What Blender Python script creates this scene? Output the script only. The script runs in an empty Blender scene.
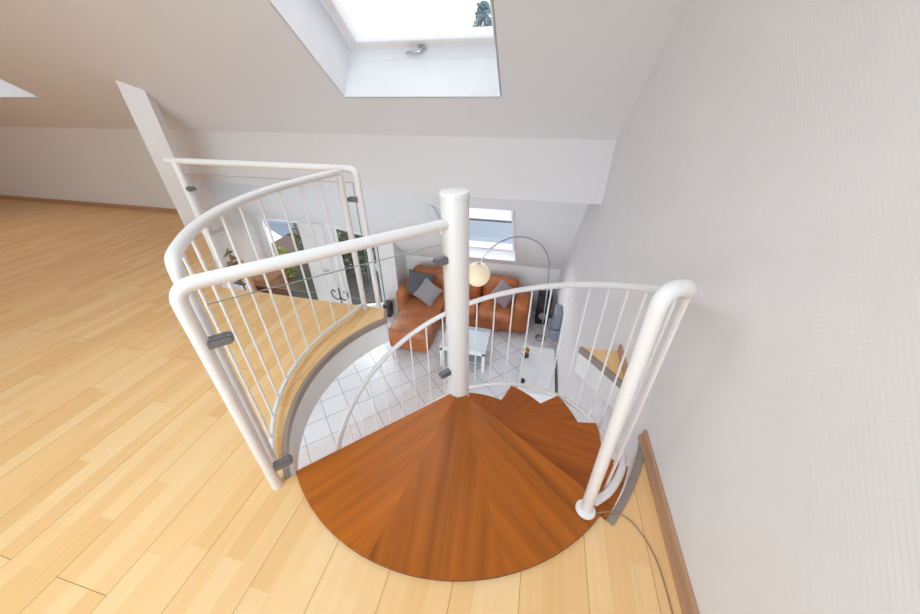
import bpy, bmesh, math, random
from mathutils import Vector, Matrix
random.seed(7)
PI = math.pi
C = bpy.context.scene.collection
sc = bpy.context.scene

# ------------------------------------------------------------------ camera, world, light, exposure
cam_d = bpy.data.cameras.new('camera')
cam_d.sensor_fit = 'HORIZONTAL'; cam_d.sensor_width = 36.0
cam_d.lens = 325.98 / 920 * 36
cam_d.clip_start = 0.02; cam_d.clip_end = 200
cam = bpy.data.objects.new('camera', cam_d); C.objects.link(cam)
PITCH, YAW, ROLL = 0.57662, 0.23038, -0.0022
cam.location = (0, 0, 1.3)
cam.rotation_euler = (Matrix.Rotation(YAW, 3, 'Z') @ Matrix.Rotation(PI/2 - PITCH, 3, 'X') @ Matrix.Rotation(ROLL, 3, 'Z')).to_euler()
sc.camera = cam

world = bpy.data.worlds.new('overcast_sky'); sc.world = world; world.use_nodes = True
wn = world.node_tree.nodes; bg = wn['Background']
bg.inputs[0].default_value = (0.93, 0.965, 1.0, 1); bg.inputs[1].default_value = 1.45
sc.view_settings.view_transform = 'Standard'; sc.view_settings.look = 'None'
sc.view_settings.gamma = 1.0; sc.view_settings.use_curve_mapping = False
sc.view_settings.exposure = 0.66
sc.cycles.max_bounces = 12; sc.cycles.diffuse_bounces = 8; sc.cycles.transparent_max_bounces = 16
sc.cycles.caustics_reflective = False; sc.cycles.caustics_refractive = False

def area(name, loc, direction, sx, sy, portal=True, power=0, col=(1, 1, 1)):
    l = bpy.data.lights.new(name, 'AREA'); l.shape = 'RECTANGLE'; l.size = sx; l.size_y = sy
    l.energy = power; l.color = col
    if portal: l.cycles.is_portal = True
    o = bpy.data.objects.new(name, l); C.objects.link(o); o.location = loc
    o.rotation_euler = Vector(direction).to_track_quat('-Z', 'Y').to_euler()
    return o

area('daylight_back_window', (-1.65, -3.37, 1.35), (0, 1, 0.0), 3.9, 2.0, False, 37, (0.62, 0.85, 1))  # added fill behind the camera, stands in for soft bounced flash
area('daylight_lower_window', (-2.2, -2.47, -1.4), (0, 1, 0), 4.8, 1.8, False, 60, (0.9, 0.96, 1))  # added fill from behind, lifts the lower storey
area('living_room_ceiling_lamp', (-2.2, 0.2, -0.23), (0, 0, -1), 1.2, 0.6, False, 22, (0.95, 0.98, 1))  # added fill hidden under the slab, brightens the room below
area('attic_ceiling_lamp', (-1.3, -0.7, 2.5), (0.05, 0.12, -1), 1.6, 1.0, False, 36, (0.64, 0.86, 1))  # added overhead fill, out of view, for attic floor and wall
area('terrace_daylight', (-4.0, 7.2, 0.6), (0.62, -0.55, -0.45), 2.2, 1.4, False, 120, (0.93, 0.97, 1))  # added area light outside, brightens the right wall below
# ------------------------------------------------------------------ materials
def nt(m): return m.node_tree.nodes, m.node_tree.links
def mat(name, col, rough=0.5, metal=0.0, spec=0.5, bump=None, emit=None):
    m = bpy.data.materials.new(name); m.use_nodes = True
    n, l = nt(m); b = n['Principled BSDF']
    b.inputs['Base Color'].default_value = (*col, 1); b.inputs['Roughness'].default_value = rough
    b.inputs['Metallic'].default_value = metal; b.inputs['Specular IOR Level'].default_value = spec
    tc = n.new('ShaderNodeTexCoord')
    ns = n.new('ShaderNodeTexNoise'); ns.inputs['Scale'].default_value = (bump or (6, 0))[0]; ns.inputs['Detail'].default_value = 4
    l.new(tc.outputs['Object'], ns.inputs['Vector'])
    mx = n.new('ShaderNodeMix'); mx.data_type = 'RGBA'
    mx.inputs[6].default_value = (*[c*0.96 for c in col], 1); mx.inputs[7].default_value = (*[min(1, c*1.04) for c in col], 1)
    l.new(ns.outputs['Fac'], mx.inputs[0]); l.new(mx.outputs[2], b.inputs['Base Color'])
    if bump and bump[1]:
        bp = n.new('ShaderNodeBump'); bp.inputs['Strength'].default_value = bump[1]; bp.inputs['Distance'].default_value = 0.003
        l.new(ns.outputs['Fac'], bp.inputs['Height']); l.new(bp.outputs['Normal'], b.inputs['Normal'])
    if emit:
        b.inputs['Emission Color'].default_value = (*emit[0], 1); b.inputs['Emission Strength'].default_value = emit[1]
    return m
def srgb(r, g, b):
    f = lambda c: (c/255/12.92) if c/255 <= 0.04045 else ((c/255+0.055)/1.055)**2.4
    return (f(r), f(g), f(b))

def woodchip(name, col):
    m = mat(name, col, 0.85, spec=0.2); n, l = nt(m); b = n['Principled BSDF']
    tc = n.new('ShaderNodeTexCoord'); sp = n.new('ShaderNodeSeparateXYZ')
    ns = n.new('ShaderNodeTexNoise'); ns.inputs['Scale'].default_value = 40; l.new(tc.outputs['Object'], ns.inputs['Vector'])
    mv = n.new('ShaderNodeVectorMath'); mv.operation = 'MULTIPLY_ADD'; mv.inputs[1].default_value = (0.006, 0.006, 0.006)
    l.new(ns.outputs['Color'], mv.inputs[0]); l.new(tc.outputs['Object'], mv.inputs[2]); l.new(mv.outputs[0], sp.inputs[0])
    def M(op, a, bb=None):
        k = n.new('ShaderNodeMath'); k.operation = op
        for i, v in enumerate((a, bb)):
            if v is None: continue
            if isinstance(v, (int, float)): k.inputs[i].default_value = v
            else: l.new(v, k.inputs[i])
        return k.outputs[0]
    h = M('MULTIPLY', M('COSINE', M('MULTIPLY', sp.outputs['Y'], 2*PI/0.015)), M('COSINE', M('MULTIPLY', sp.outputs['Z'], 2*PI/0.015)))
    bp = n.new('ShaderNodeBump'); bp.inputs['Strength'].default_value = 0.16; bp.inputs['Distance'].default_value = 0.0014
    l.new(h, bp.inputs['Height']); l.new(bp.outputs['Normal'], b.inputs['Normal'])
    return m

def parquet(name):
    m = bpy.data.materials.new(name); m.use_nodes = True; n, l = nt(m); b = n['Principled BSDF']
    b.inputs['Roughness'].default_value = 0.38; b.inputs['Specular IOR Level'].default_value = 0.35
    tc = n.new('ShaderNodeTexCoord'); mp = n.new('ShaderNodeMapping')
    mp.inputs['Rotation'].default_value = (0, 0, PI/2); mp.inputs['Location'].default_value = (0.1, 0.321, 0)
    l.new(tc.outputs['Object'], mp.inputs['Vector'])
    br = n.new('ShaderNodeTexBrick'); br.offset = 0.37; br.offset_frequency = 2; br.squash = 0.7; br.squash_frequency = 3
    br.inputs['Scale'].default_value = 1.0; br.inputs['Brick Width'].default_value = 0.46; br.inputs['Row Height'].default_value = 0.0693
    br.inputs['Mortar Size'].default_value = 0.0; br.inputs['Mortar'].default_value = (0.4, 0.22, 0.08, 1)
    br.inputs['Color1'].default_value = (0, 0, 0, 1); br.inputs['Color2'].default_value = (1, 1, 1, 1)
    l.new(mp.outputs['Vector'], br.inputs['Vector'])
    cr = n.new('ShaderNodeValToRGB'); e = cr.color_ramp.elements
    e[0].color = (*srgb(230, 181, 122), 1); e[1].color = (*srgb(239, 200, 148), 1)
    x = cr.color_ramp.elements.new(0.5); x.color = (*srgb(236, 190, 134), 1)
    l.new(br.outputs['Color'], cr.inputs['Fac'])
    # grain
    mg = n.new('ShaderNodeMapping'); mg.inputs['Scale'].default_value = (60, 2.2, 1); l.new(tc.outputs['Object'], mg.inputs['Vector'])
    ng = n.new('ShaderNodeTexNoise'); ng.inputs['Scale'].default_value = 1; ng.inputs['Detail'].default_value = 5
    l.new(mg.outputs['Vector'], ng.inputs['Vector'])
    mx = n.new('ShaderNodeMix'); mx.data_type = 'RGBA'; mx.blend_type = 'MULTIPLY'; mx.inputs[0].default_value = 0.35
    rg = n.new('ShaderNodeMapRange'); rg.inputs['To Min'].default_value = 0.72; rg.inputs['To Max'].default_value = 1.2
    l.new(ng.outputs['Fac'], rg.inputs['Value'])
    l.new(cr.outputs['Color'], mx.inputs[6]); l.new(rg.outputs['Result'], mx.inputs[7])
    # thin dark seams between the wide boards
    b2 = n.new('ShaderNodeTexBrick'); b2.offset = 0.43
    b2.inputs['Scale'].default_value = 1; b2.inputs['Brick Width'].default_value = 2.2; b2.inputs['Row Height'].default_value = 0.208
    b2.inputs['Mortar Size'].default_value = 0.0011; b2.inputs['Mortar Smooth'].default_value = 0.1
    l.new(mp.outputs['Vector'], b2.inputs['Vector'])
    m2 = n.new('ShaderNodeMix'); m2.data_type = 'RGBA'; m2.inputs[7].default_value = (*srgb(176, 120, 66), 1)
    l.new(b2.outputs['Fac'], m2.inputs[0]); l.new(mx.outputs[2], m2.inputs[6]); l.new(m2.outputs[2], b.inputs['Base Color'])
    return m

def mahogany(name, seg0, seg, base, g0=0.0, gstep=0.0):
    """wedges glued edge to edge, grain running along each wedge; object origin = stair axis"""
    m = bpy.data.materials.new(name); m.use_nodes = True; n, l = nt(m); b = n['Principled BSDF']
    b.inputs['Roughness'].default_value = 0.3; b.inputs['Specular IOR Level'].default_value = 0.4
    tc = n.new('ShaderNodeTexCoord'); sp = n.new('ShaderNodeSeparateXYZ'); l.new(tc.outputs['Object'], sp.inputs[0])
    def M(op, a, bb=None):
        k = n.new('ShaderNodeMath'); k.operation = op
        for i, v in enumerate((a, bb)):
            if v is None: continue
            if isinstance(v, (int, float)): k.inputs[i].default_value = v
            else: l.new(v, k.inputs[i])
        return k.outputs[0]
    th = M('ARCTAN2', sp.outputs['Y'], sp.outputs['X'])
    k = M('FLOOR', M('DIVIDE', M('SUBTRACT', th, seg0), seg))
    ang = M('ADD', M('MULTIPLY', k, gstep), g0)
    ca, sa = M('COSINE', ang), M('SINE', ang)
    u = M('ADD', M('MULTIPLY', sp.outputs['X'], ca), M('MULTIPLY', sp.outputs['Y'], sa))
    v = M('SUBTRACT', M('MULTIPLY', sp.outputs['Y'], ca), M('MULTIPLY', sp.outputs['X'], sa))
    cx = n.new('ShaderNodeCombineXYZ'); l.new(M('MULTIPLY', u, 1.3), cx.inputs[0]); l.new(M('MULTIPLY', v, 22), cx.inputs[1])
    l.new(M('MULTIPLY', k, 7.3), cx.inputs[2])
    n1 = n.new('ShaderNodeTexNoise'); n1.inputs['Scale'].default_value = 1.0; n1.inputs['Detail'].default_value = 5; n1.inputs['Roughness'].default_value = 0.5
    l.new(cx.outputs[0], n1.inputs['Vector'])
    cr = n.new('ShaderNodeValToRGB'); e = cr.color_ramp.elements
    e[0].position = 0.25; e[0].color = (*[c*0.62 for c in base], 1)
    e[1].position = 0.75; e[1].color = (*[min(1, c*1.25) for c in base], 1)
    x = cr.color_ramp.elements.new(0.5); x.color = (*base, 1)
    l.new(n1.outputs['Fac'], cr.inputs['Fac'])
    # per wedge tint
    wn_ = n.new('ShaderNodeTexWhiteNoise'); wn_.noise_dimensions = '1D'; l.new(M('ADD', k, 11.5), wn_.inputs['W'])
    rg = n.new('ShaderNodeMapRange'); rg.inputs['To Min'].default_value = 0.85; rg.inputs['To Max'].default_value = 1.08
    l.new(wn_.outputs['Value'], rg.inputs['Value'])
    mx = n.new('ShaderNodeMix'); mx.data_type = 'RGBA'; mx.blend_type = 'MULTIPLY'; mx.inputs[0].default_value = 1
    l.new(cr.outputs['Color'], mx.inputs[6]); l.new(rg.outputs['Result'], mx.inputs[7]); l.new(mx.outputs[2], b.inputs['Base Color'])
    return m

def tiles(name):
    m = bpy.data.materials.new(name); m.use_nodes = True; n, l = nt(m); b = n['Principled BSDF']
    b.inputs['Roughness'].default_value = 0.35; b.inputs['Specular IOR Level'].default_value = 0.4
    tc = n.new('ShaderNodeTexCoord'); mp = n.new('ShaderNodeMapping'); mp.inputs['Rotation'].default_value = (0, 0, -PI/4)
    mp.inputs['Location'].default_value = (0.02, 0.0, 0)
    l.new(tc.outputs['Object'], mp.inputs['Vector'])
    br = n.new('ShaderNodeTexBrick'); br.offset = 0.0
    br.inputs['Scale'].default_value = 1; br.inputs['Brick Width'].default_value = 0.3225; br.inputs['Row Height'].default_value = 0.3225
    br.inputs['Mortar Size'].default_value = 0.006; br.inputs['Mortar Smooth'].default_value = 0.2
    br.inputs['Color1'].default_value = (*srgb(232, 233, 236), 1); br.inputs['Color2'].default_value = (*srgb(226, 228, 232), 1)
    br.inputs['Mortar'].default_value = (*srgb(172, 176, 182), 1)
    l.new(mp.outputs['Vector'], br.inputs['Vector']); l.new(br.outputs['Color'], b.inputs['Base Color'])
    return m

def leather(name, base):
    m = mat(name, base, 0.42, spec=0.45); n, l = nt(m); b = n['Principled BSDF']
    tc = n.new('ShaderNodeTexCoord'); ns = n.new('ShaderNodeTexNoise'); ns.inputs['Scale'].default_value = 5; ns.inputs['Detail'].default_value = 5
    l.new(tc.outputs['Object'], ns.inputs['Vector'])
    cr = n.new('ShaderNodeValToRGB'); e = cr.color_ramp.elements
    e[0].position = 0.3; e[0].color = (*[c*0.72 for c in base], 1); e[1].position = 0.72; e[1].color = (*[min(1, c*1.25) for c in base], 1)
    l.new(ns.outputs['Fac'], cr.inputs['Fac']); l.new(cr.outputs['Color'], b.inputs['Base Color'])
    bp = n.new('ShaderNodeBump'); bp.inputs['Strength'].default_value = 0.25; bp.inputs['Distance'].default_value = 0.02
    l.new(ns.outputs['Fac'], bp.inputs['Height']); l.new(bp.outputs['Normal'], b.inputs['Normal'])
    return m

def glass(name, tint=(0.97, 0.99, 0.98), refl=1.0):
    m = bpy.data.materials.new(name); m.use_nodes = True; n, l = nt(m)
    n.remove(n['Principled BSDF']); o = n['Material Output']
    tr = n.new('ShaderNodeBsdfTransparent'); tr.inputs[0].default_value = (*tint, 1)
    gl = n.new('ShaderNodeBsdfGlossy'); gl.inputs['Roughness'].default_value = 0.02; gl.inputs[0].default_value = (1, 1, 1, 1)
    fr = n.new('ShaderNodeFresnel'); fr.inputs[0].default_value = 1.3
    k = n.new('ShaderNodeMath'); k.operation = 'MULTIPLY'; k.inputs[1].default_value = refl; l.new(fr.outputs[0], k.inputs[0])
    mx = n.new('ShaderNodeMixShader'); l.new(k.outputs[0], mx.inputs[0]); l.new(tr.outputs[0], mx.inputs[1]); l.new(gl.outputs[0], mx.inputs[2])
    l.new(mx.outputs[0], o.inputs[0]); return m

def foliage(name, a, b_):
    m = bpy.data.materials.new(name); m.use_nodes = True; n, l = nt(m); b = n['Principled BSDF']; b.inputs['Roughness'].default_value = 0.6
    tc = n.new('ShaderNodeTexCoord'); ns = n.new('ShaderNodeTexNoise'); ns.inputs['Scale'].default_value = 9
    l.new(tc.outputs['Object'], ns.inputs['Vector'])
    cr = n.new('ShaderNodeValToRGB'); cr.color_ramp.elements[0].position = 0.35; cr.color_ramp.elements[1].position = 0.65
    cr.color_ramp.elements[0].color = (*a, 1); cr.color_ramp.elements[1].color = (*b_, 1)
    l.new(ns.outputs['Fac'], cr.inputs['Fac']); l.new(cr.outputs['Color'], b.inputs['Base Color']); return m

M_wall = woodchip('woodchip_wallpaper', srgb(226, 222, 222))
M_ceil = mat('ceiling_paint', srgb(226, 222, 221), 0.9, spec=0.15, bump=(120, 0.06))
M_white = mat('white_wall_paint', srgb(232, 231, 231), 0.85, spec=0.2)
M_reveal = mat('white_lining', srgb(240, 240, 243), 0.5)
M_enamel = mat('white_enamel', srgb(231, 227, 226), 0.28, spec=0.5)
M_parquet = parquet('maple_parquet')
M_tile = tiles('white_floor_tiles')
M_slab = mat('slab_paint', srgb(226, 223, 220), 0.85, spec=0.2)
M_edge = mat('taupe_edge_trim', srgb(150, 134, 124), 0.45)
M_base = mat('brown_skirting', srgb(182, 142, 112), 0.45)
M_landing = mahogany('mahogany_landing', math.radians(-132.5), math.radians(33.5), srgb(173, 91, 16), math.radians(-126), math.radians(43))
M_tread = mahogany('mahogany_tread', -PI, 2*PI, srgb(172, 88, 18))
M_treadedge = mat('dark_wood_edge', srgb(110, 52, 20), 0.4)
M_clamp = mat('grey_metal', srgb(122, 122, 126), 0.42, metal=0.4)
M_glass = glass('clear_glass', (0.985, 0.995, 0.992), 0.3)
M_pane = glass('window_glass', (0.97, 0.98, 0.99), 0.6)
M_gedge = mat('glass_edge', srgb(128, 140, 138), 0.2)
M_leather = leather('cognac_leather', srgb(172, 98, 52))
M_leather2 = leather('cognac_leather_cushion', srgb(180, 108, 66))
M_cushd = mat('charcoal_fabric', srgb(92, 92, 98), 0.9, bump=(90, 0.3))
M_cushl = mat('grey_fabric', srgb(150, 144, 146), 0.9, bump=(90, 0.3))
M_cushm = mat('mauve_grey_fabric', srgb(146, 132, 138), 0.9, bump=(90, 0.3))
M_chrome = mat('brushed_steel', srgb(190, 192, 196), 0.25, metal=0.9)
M_opal = mat('opal_lamp_shade', srgb(250, 236, 206), 0.35, emit=(srgb(255, 226, 170), 0.12))
M_black = mat('black_plastic', srgb(24, 24, 27), 0.45)
M_dark = mat('dark_grey', srgb(58, 58, 62), 0.5)
M_device = mat('blue_grey_plastic', srgb(128, 134, 144), 0.4)
M_brass = mat('brass', srgb(170, 138, 60), 0.25, metal=0.9)
M_frost = mat('table_glass', srgb(214, 226, 234), 0.12)
M_tabw = mat('white_lacquer', srgb(236, 238, 240), 0.3)
M_tabgrey = mat('grey_lacquer', srgb(176, 184, 196), 0.35)
M_cable = mat('grey_cable', srgb(150, 128, 100), 0.5)
M_wood = mat('oak_wood', srgb(176, 112, 58), 0.5, bump=(14, 0.1))
M_woodd = mat('red_brown_wood', srgb(110, 62, 44), 0.5)
M_snow = mat('snow', srgb(240, 243, 248), 0.8)
M_facade = mat('dark_brown_render', srgb(88, 74, 68), 0.9)
M_bluew = mat('blue_grey_render', srgb(150, 166, 190), 0.9)
M_terr = mat('dark_decking', srgb(46, 48, 44), 0.9, bump=(4, 0.3))
M_ground = mat('grey_paving', srgb(134, 144, 156), 0.9, bump=(4, 0.3))
M_blind = mat('white_blind', srgb(240, 241, 246), 0.7)
_n, _l = nt(M_blind); _t = _n.new('ShaderNodeBsdfTranslucent'); _t.inputs[0].default_value = (0.9, 0.92, 0.95, 1)
_m = _n.new('ShaderNodeMixShader'); _m.inputs[0].default_value = 0.6
_l.new(_n['Principled BSDF'].outputs[0], _m.inputs[1]); _l.new(_t.outputs[0], _m.inputs[2]); _l.new(_m.outputs[0], _n['Material Output'].inputs[0])
M_leafy = foliage('yellow_green_leaves', srgb(92, 112, 30), srgb(176, 186, 60))
M_hedge = foliage('dark_hedge_leaves', srgb(38, 52, 40), srgb(92, 104, 74))
M_conif = foliage('blue_green_needles', srgb(70, 104, 108), srgb(128, 156, 160))
M_darkleaf = foliage('dark_leaves', srgb(22, 26, 22), srgb(52, 60, 48))

# ------------------------------------------------------------------ mesh helpers
def link(name, bm, m, parent=None, smooth=False, loc=None):
    me = bpy.data.meshes.new(name)
    bmesh.ops.recalc_face_normals(bm, faces=bm.faces)
    bm.to_mesh(me); bm.free()
    for mm in (m if isinstance(m, (list, tuple)) else [m]): me.materials.append(mm)
    if smooth:
        for p in me.polygons: p.use_smooth = True
        me.set_sharp_from_angle(angle=math.radians(40))
    o = bpy.data.objects.new(name, me); C.objects.link(o)
    if loc: o.location = loc
    if parent: o.parent = parent
    return o
def empty(name, label, cat, loc, group=None, rz=0):
    o = bpy.data.objects.new(name, None); C.objects.link(o); o.location = loc; o.rotation_euler = (0, 0, rz)
    o.empty_display_size = 0.1
    return tag(o, label, cat, group)
def tag(o, label, cat, group=None):
    o['label'] = label; o['category'] = cat
    if group: o['group'] = group
    return o
def struct(o): o['kind'] = 'structure'; return o
def box(bm, a, b, mtx=None, mi=0):
    vs = [bm.verts.new(Vector((x, y, z))) for x in (a[0], b[0]) for y in (a[1], b[1]) for z in (a[2], b[2])]
    if mtx:
        for v in vs: v.co = mtx @ v.co
    for f in ((0, 1, 3, 2), (4, 6, 7, 5), (0, 4, 5, 1), (2, 3, 7, 6), (0, 2, 6, 4), (1, 5, 7, 3)):
        bm.faces.new([vs[i] for i in f]).material_index = mi
    return vs
def rbox(a, b, r, seg=3, mtx=None):
    bm = bmesh.new(); box(bm, a, b)
    bmesh.ops.recalc_face_normals(bm, faces=bm.faces)
    bmesh.ops.bevel(bm, geom=list(bm.edges), offset=r, segments=seg, profile=0.5, affect='EDGES')
    if mtx: bm.transform(mtx)
    return bm
def tube(bm, pts, r, n=12, caps=True, closed=False):
    pts = [Vector(p) for p in pts]; rings = []
    up = None
    for i, p in enumerate(pts):
        a = pts[i-1] if i else p; b = pts[i+1] if i < len(pts)-1 else p
        t = (b - a).normalized()
        if up is None:
            up = t.orthogonal().normalized()
        else:
            up = (up - t*up.dot(t)).normalized()
        s = t.cross(up)
        rr = r[i] if isinstance(r, (list, tuple)) else r
        rings.append([bm.verts.new(p + (up*math.cos(2*PI*k/n) + s*math.sin(2*PI*k/n))*rr) for k in range(n)])
    for A, B in zip(rings, rings[1:]):
        for k in range(n): bm.faces.new([A[k], A[(k+1) % n], B[(k+1) % n], B[k]])
    if caps: bm.faces.new(rings[0][::-1]); bm.faces.new(rings[-1])
    return bm
def fillet(pts, rad, seg=6):
    pts = [Vector(p) for p in pts]; out = [pts[0]]
    for i in range(1, len(pts)-1):
        p = pts[i]; a = (pts[i-1]-p); b = (pts[i+1]-p)
        ang = a.angle(b)
        if ang > math.radians(160): out.append(p); continue
        d = min(rad/math.tan(ang/2), a.length*0.49 if i > 1 else a.length*0.95, b.length*0.95)
        A = p + a.normalized()*d; B = p + b.normalized()*d
        for k in range(seg+1):
            t = k/seg; out.append(A*(1-t)**2 + p*2*t*(1-t) + B*t*t)
    out.append(pts[-1]); return out
def smooth(pts, m=6):
    out = []; pts = [Vector(p) for p in pts]
    for i in range(len(pts)-1):
        a_, b_ = pts[i], pts[i+1]; pa = pts[max(i-1, 0)]; nb = pts[min(i+2, len(pts)-1)]
        for k in range(m):
            t = k/m; out.append(0.5*((2*a_) + (b_-pa)*t + (2*pa-5*a_+4*b_-nb)*t*t + (3*a_-pa-3*b_+nb)*t**3))
    return out + [pts[-1]]
def lathe(bm, prof, n=24, centre=(0, 0, 0)):
    c = Vector(centre); rings = []
    for r, z in prof:
        rings.append([bm.verts.new(c + Vector((r*math.cos(2*PI*k/n), r*math.sin(2*PI*k/n), z))) for k in range(n)])
    for A, B in zip(rings, rings[1:]):
        for k in range(n): bm.faces.new([A[k], A[(k+1) % n], B[(k+1) % n], B[k]])
    bm.faces.new(rings[0][::-1]); bm.faces.new(rings[-1]); return bm
def prism(bm, poly, z0, z1, mi_top=0, mi_side=0):
    a = [bm.verts.new((x, y, z0)) for x, y in poly]; b = [bm.verts.new((x, y, z1)) for x, y in poly]
    n = len(poly); f = bm.faces.new(b); f.material_index = mi_top; bm.faces.new(a[::-1]).material_index = mi_side
    for i in range(n): bm.faces.new([a[i], a[(i+1) % n], b[(i+1) % n], b[i]]).material_index = mi_side
    return bm
def sheet(bm, us, vs, holes, fn):
    """grid of quads in (u,v) with rectangular holes, mapped by fn to 3-D"""
    us = sorted(set(us + [h[0] for h in holes] + [h[1] for h in holes])); vs = sorted(set(vs + [h[2] for h in holes] + [h[3] for h in holes]))
    V = {}
    def g(u, v):
        if (u, v) not in V: V[(u, v)] = bm.verts.new(fn(u, v))
        return V[(u, v)]
    for u0, u1 in zip(us, us[1:]):
        for v0, v1 in zip(vs, vs[1:]):
            cu, cv = (u0+u1)/2, (v0+v1)/2
            if any(h[0] < cu < h[1] and h[2] < cv < h[3] for h in holes): continue
            bm.faces.new([g(u0, v0), g(u1, v0), g(u1, v1), g(u0, v1)])
    return bm

# ------------------------------------------------------------------ dimensions
WX = 0.594                       # right wall
PX, PY = -0.279, 1.159           # stair axis
LZ = -2.5                        # lower floor
KY = 3.33                        # purlin / knee wall plane
XL = -9.0; YB = -3.4
k1, k2 = 0.711, 0.97
Z_K = 0.973
def zu(y): return Z_K + 0.0 - k1*(y - KY)
def zl(y): return Z_K - k2*(y - KY)
Y_KN = 5.87; Z_KN = zl(Y_KN)
def pol(th, r): a = math.radians(th); return (PX + r*math.cos(a), PY + r*math.sin(a))

# ------------------------------------------------------------------ structure
# floor
def curve_left():   # opening edge from the landing round the left to the gallery edge
    return [pol(-133 - i*(86/28), 0.83) for i in range(29)]           # -133 .. -219 (=141)
def curve_right():  # opening edge from the landing up to the right wall
    return [pol(-36 + i*(30.5/10), 0.827 + 0.048*(i/10)**2) for i in range(11)]
cl = curve_left(); crv = curve_right()
front = [pol(-36.05 - i*(96.9/32), 0.792) for i in range(33)]
main_poly = ([(WX, YB), (WX, crv[-1][1])] + crv[::-1] + front + cl + [(-0.975, 1.80), (-2.43, 1.80), (-3.63, 2.82), (-4.2, KY), (XL, KY), (XL, YB)])
tri_poly = [(WX, 1.37)] + [pol(th, r) for th, r in ((15, 0.885), (20, 0.862), (26, 0.84), (32, 0.828), (38.3, 0.82))] + [(WX, 1.69)]
def floor_mesh(z0, z1):
    bm = bmesh.new(); prism(bm, main_poly, z0, z1); prism(bm, tri_poly, z0, z1)
    return bm
struct(link('floor', floor_mesh(-0.02, 0.0), M_parquet))
struct(link('floor_slab', floor_mesh(-0.2, -0.0205), M_slab))
# L-shaped edge strips
def edge_strip(name, path, side=1, fl=0.014):
    bm = bmesh.new(); P = [Vector((x, y, 0)) for x, y in path]; prev = None
    for i, p in enumerate(P):
        t = (P[min(i+1, len(P)-1)] - P[max(i-1, 0)]).normalized()
        nrm = Vector((-t.y, t.x, 0))*side                  # towards the floor
        prof = [(fl, 0.0015), (fl, 0.005), (-0.006, 0.005), (-0.006, -0.036), (-0.001, -0.036), (-0.001, 0.0015)]
        ring = [bm.verts.new((p.x + nrm.x*a, p.y + nrm.y*a, b)) for a, b in prof]
        if prev:
            for k in range(6): bm.faces.new([prev[k], prev[(k+1) % 6], ring[(k+1) % 6], ring[k]])
        else: bm.faces.new(ring)
        prev = ring
    bm.faces.new(prev[::-1])
    return struct(link(name, bm, M_edge))
edge_strip('trim_1', cl + [(-0.972, 1.795)], 1)
edge_strip('trim_2', crv, -1, 0.02)
edge_strip('trim_3', tri_poly[1:-1], -1)

# lower floor
bm = bmesh.new(); bm.faces.new([bm.verts.new((x, y, LZ)) for x, y in ((-5.2, -2.5), (0.7, -2.5), (0.7, 6.0), (-2.6, 6.0), (-2.6, 5.42), (-3.6, 5.02), (-5.2, 5.02))]); struct(link('floor_lower', bm, M_tile))
# right wall, full height (gable wall of both storeys)
bm = bmesh.new()
ypr = [(YB, LZ), (Y_KN+0.3, LZ), (Y_KN+0.3, Z_KN), (KY, Z_K+0.01), (1.04, zu(1.04)+0.02), (YB, zu(1.04)+0.02)]
a = [bm.verts.new((WX, y, z)) for y, z in ypr]; b = [bm.verts.new((WX+0.25, y, z+(0.0))) for y, z in ypr]
bm.faces.new(a); bm.faces.new(b[::-1])
for i in range(len(a)): bm.faces.new([a[i], a[(i+1) % len(a)], b[(i+1) % len(a)], b[i]])
struct(link('wall_right', bm, M_wall))
# sloped attic ceiling with two roof-window openings; flat top behind
S1 = (-1.645, -0.365); S2 = (-6.5, -5.10); SY = (1.35, 2.885)
bm = bmesh.new()
sheet(bm, [XL, WX], [1.04, KY], [(S1[0], S1[1], SY[0], SY[1]), (S2[0], S2[1], SY[0], SY[1])], lambda u, v: (u, v, zu(v)))
sheet(bm, [XL, WX], [YB, 1.04], [], lambda u, v: (u, v, zu(1.04)))
struct(link('ceiling', bm, M_ceil))
# purlin casing / knee wall in one plane
bm = bmesh.new()
box(bm, (-4.15, KY, 0.43), (WX, KY+0.10, Z_K+0.05))
box(bm, (XL, KY, -0.2), (-4.15, KY+0.10, Z_K+0.05))
struct(link('wall_front', bm, M_ceil))
# lower roof slope over the living room
Ls = (-1.5, -0.265, 4.3, 5.70)
bm = bmesh.new()
sheet(bm, [-2.55, WX], [KY, Y_KN], [Ls], lambda u, v: (u, v, zl(v)))
sheet(bm, [-5.1, -3.6], [KY, 4.93], [], lambda u, v: (u, v, zl(v)))
sheet(bm, [-3.6, -2.55], [KY, 4.93], [], lambda u, v: (u, v, zl(v)))
v = [bm.verts.new(p) for p in ((-3.6, 4.93, zl(4.93)), (-2.55, 4.93, zl(4.93)), (-2.55, 5.36, zl(5.36)))]; bm.faces.new(v)
struct(link('ceiling_lower', bm, M_white))
# knee wall behind the sofa, side walls, back walls
bm = bmesh.new(); box(bm, (-2.65, Y_KN, LZ), (WX, Y_KN+0.15, Z_KN+0.05)); struct(link('wall_knee', bm, M_white))
bm = bmesh.new(); box(bm, (-5.3, -2.5, LZ), (-5.1, 4.95, -0.205)); 
vs = [(-5.1, KY+0.10, -0.204), (-5.1, 4.93, -0.204), (-5.1, 4.93, zl(4.93)), (-5.1, KY+0.10, zl(KY+0.10))]
f1 = [bm.verts.new(p) for p in vs]; f2 = [bm.verts.new((x-0.2, y, z)) for x, y, z in vs]; bm.faces.new(f1); bm.faces.new(f2[::-1])
for i in range(4): bm.faces.new([f1[i], f1[(i+1) % 4], f2[(i+1) % 4], f2[i]])
struct(link('wall_left', bm, M_white))
bm = bmesh.new(); v = [bm.verts.new(p) for p in ((-2.55, 5.34, LZ), (-2.55, Y_KN, LZ), (-2.55, Y_KN, Z_KN), (-2.55, 5.34, zl(5.34)))]; bm.faces.new(v)
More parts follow.
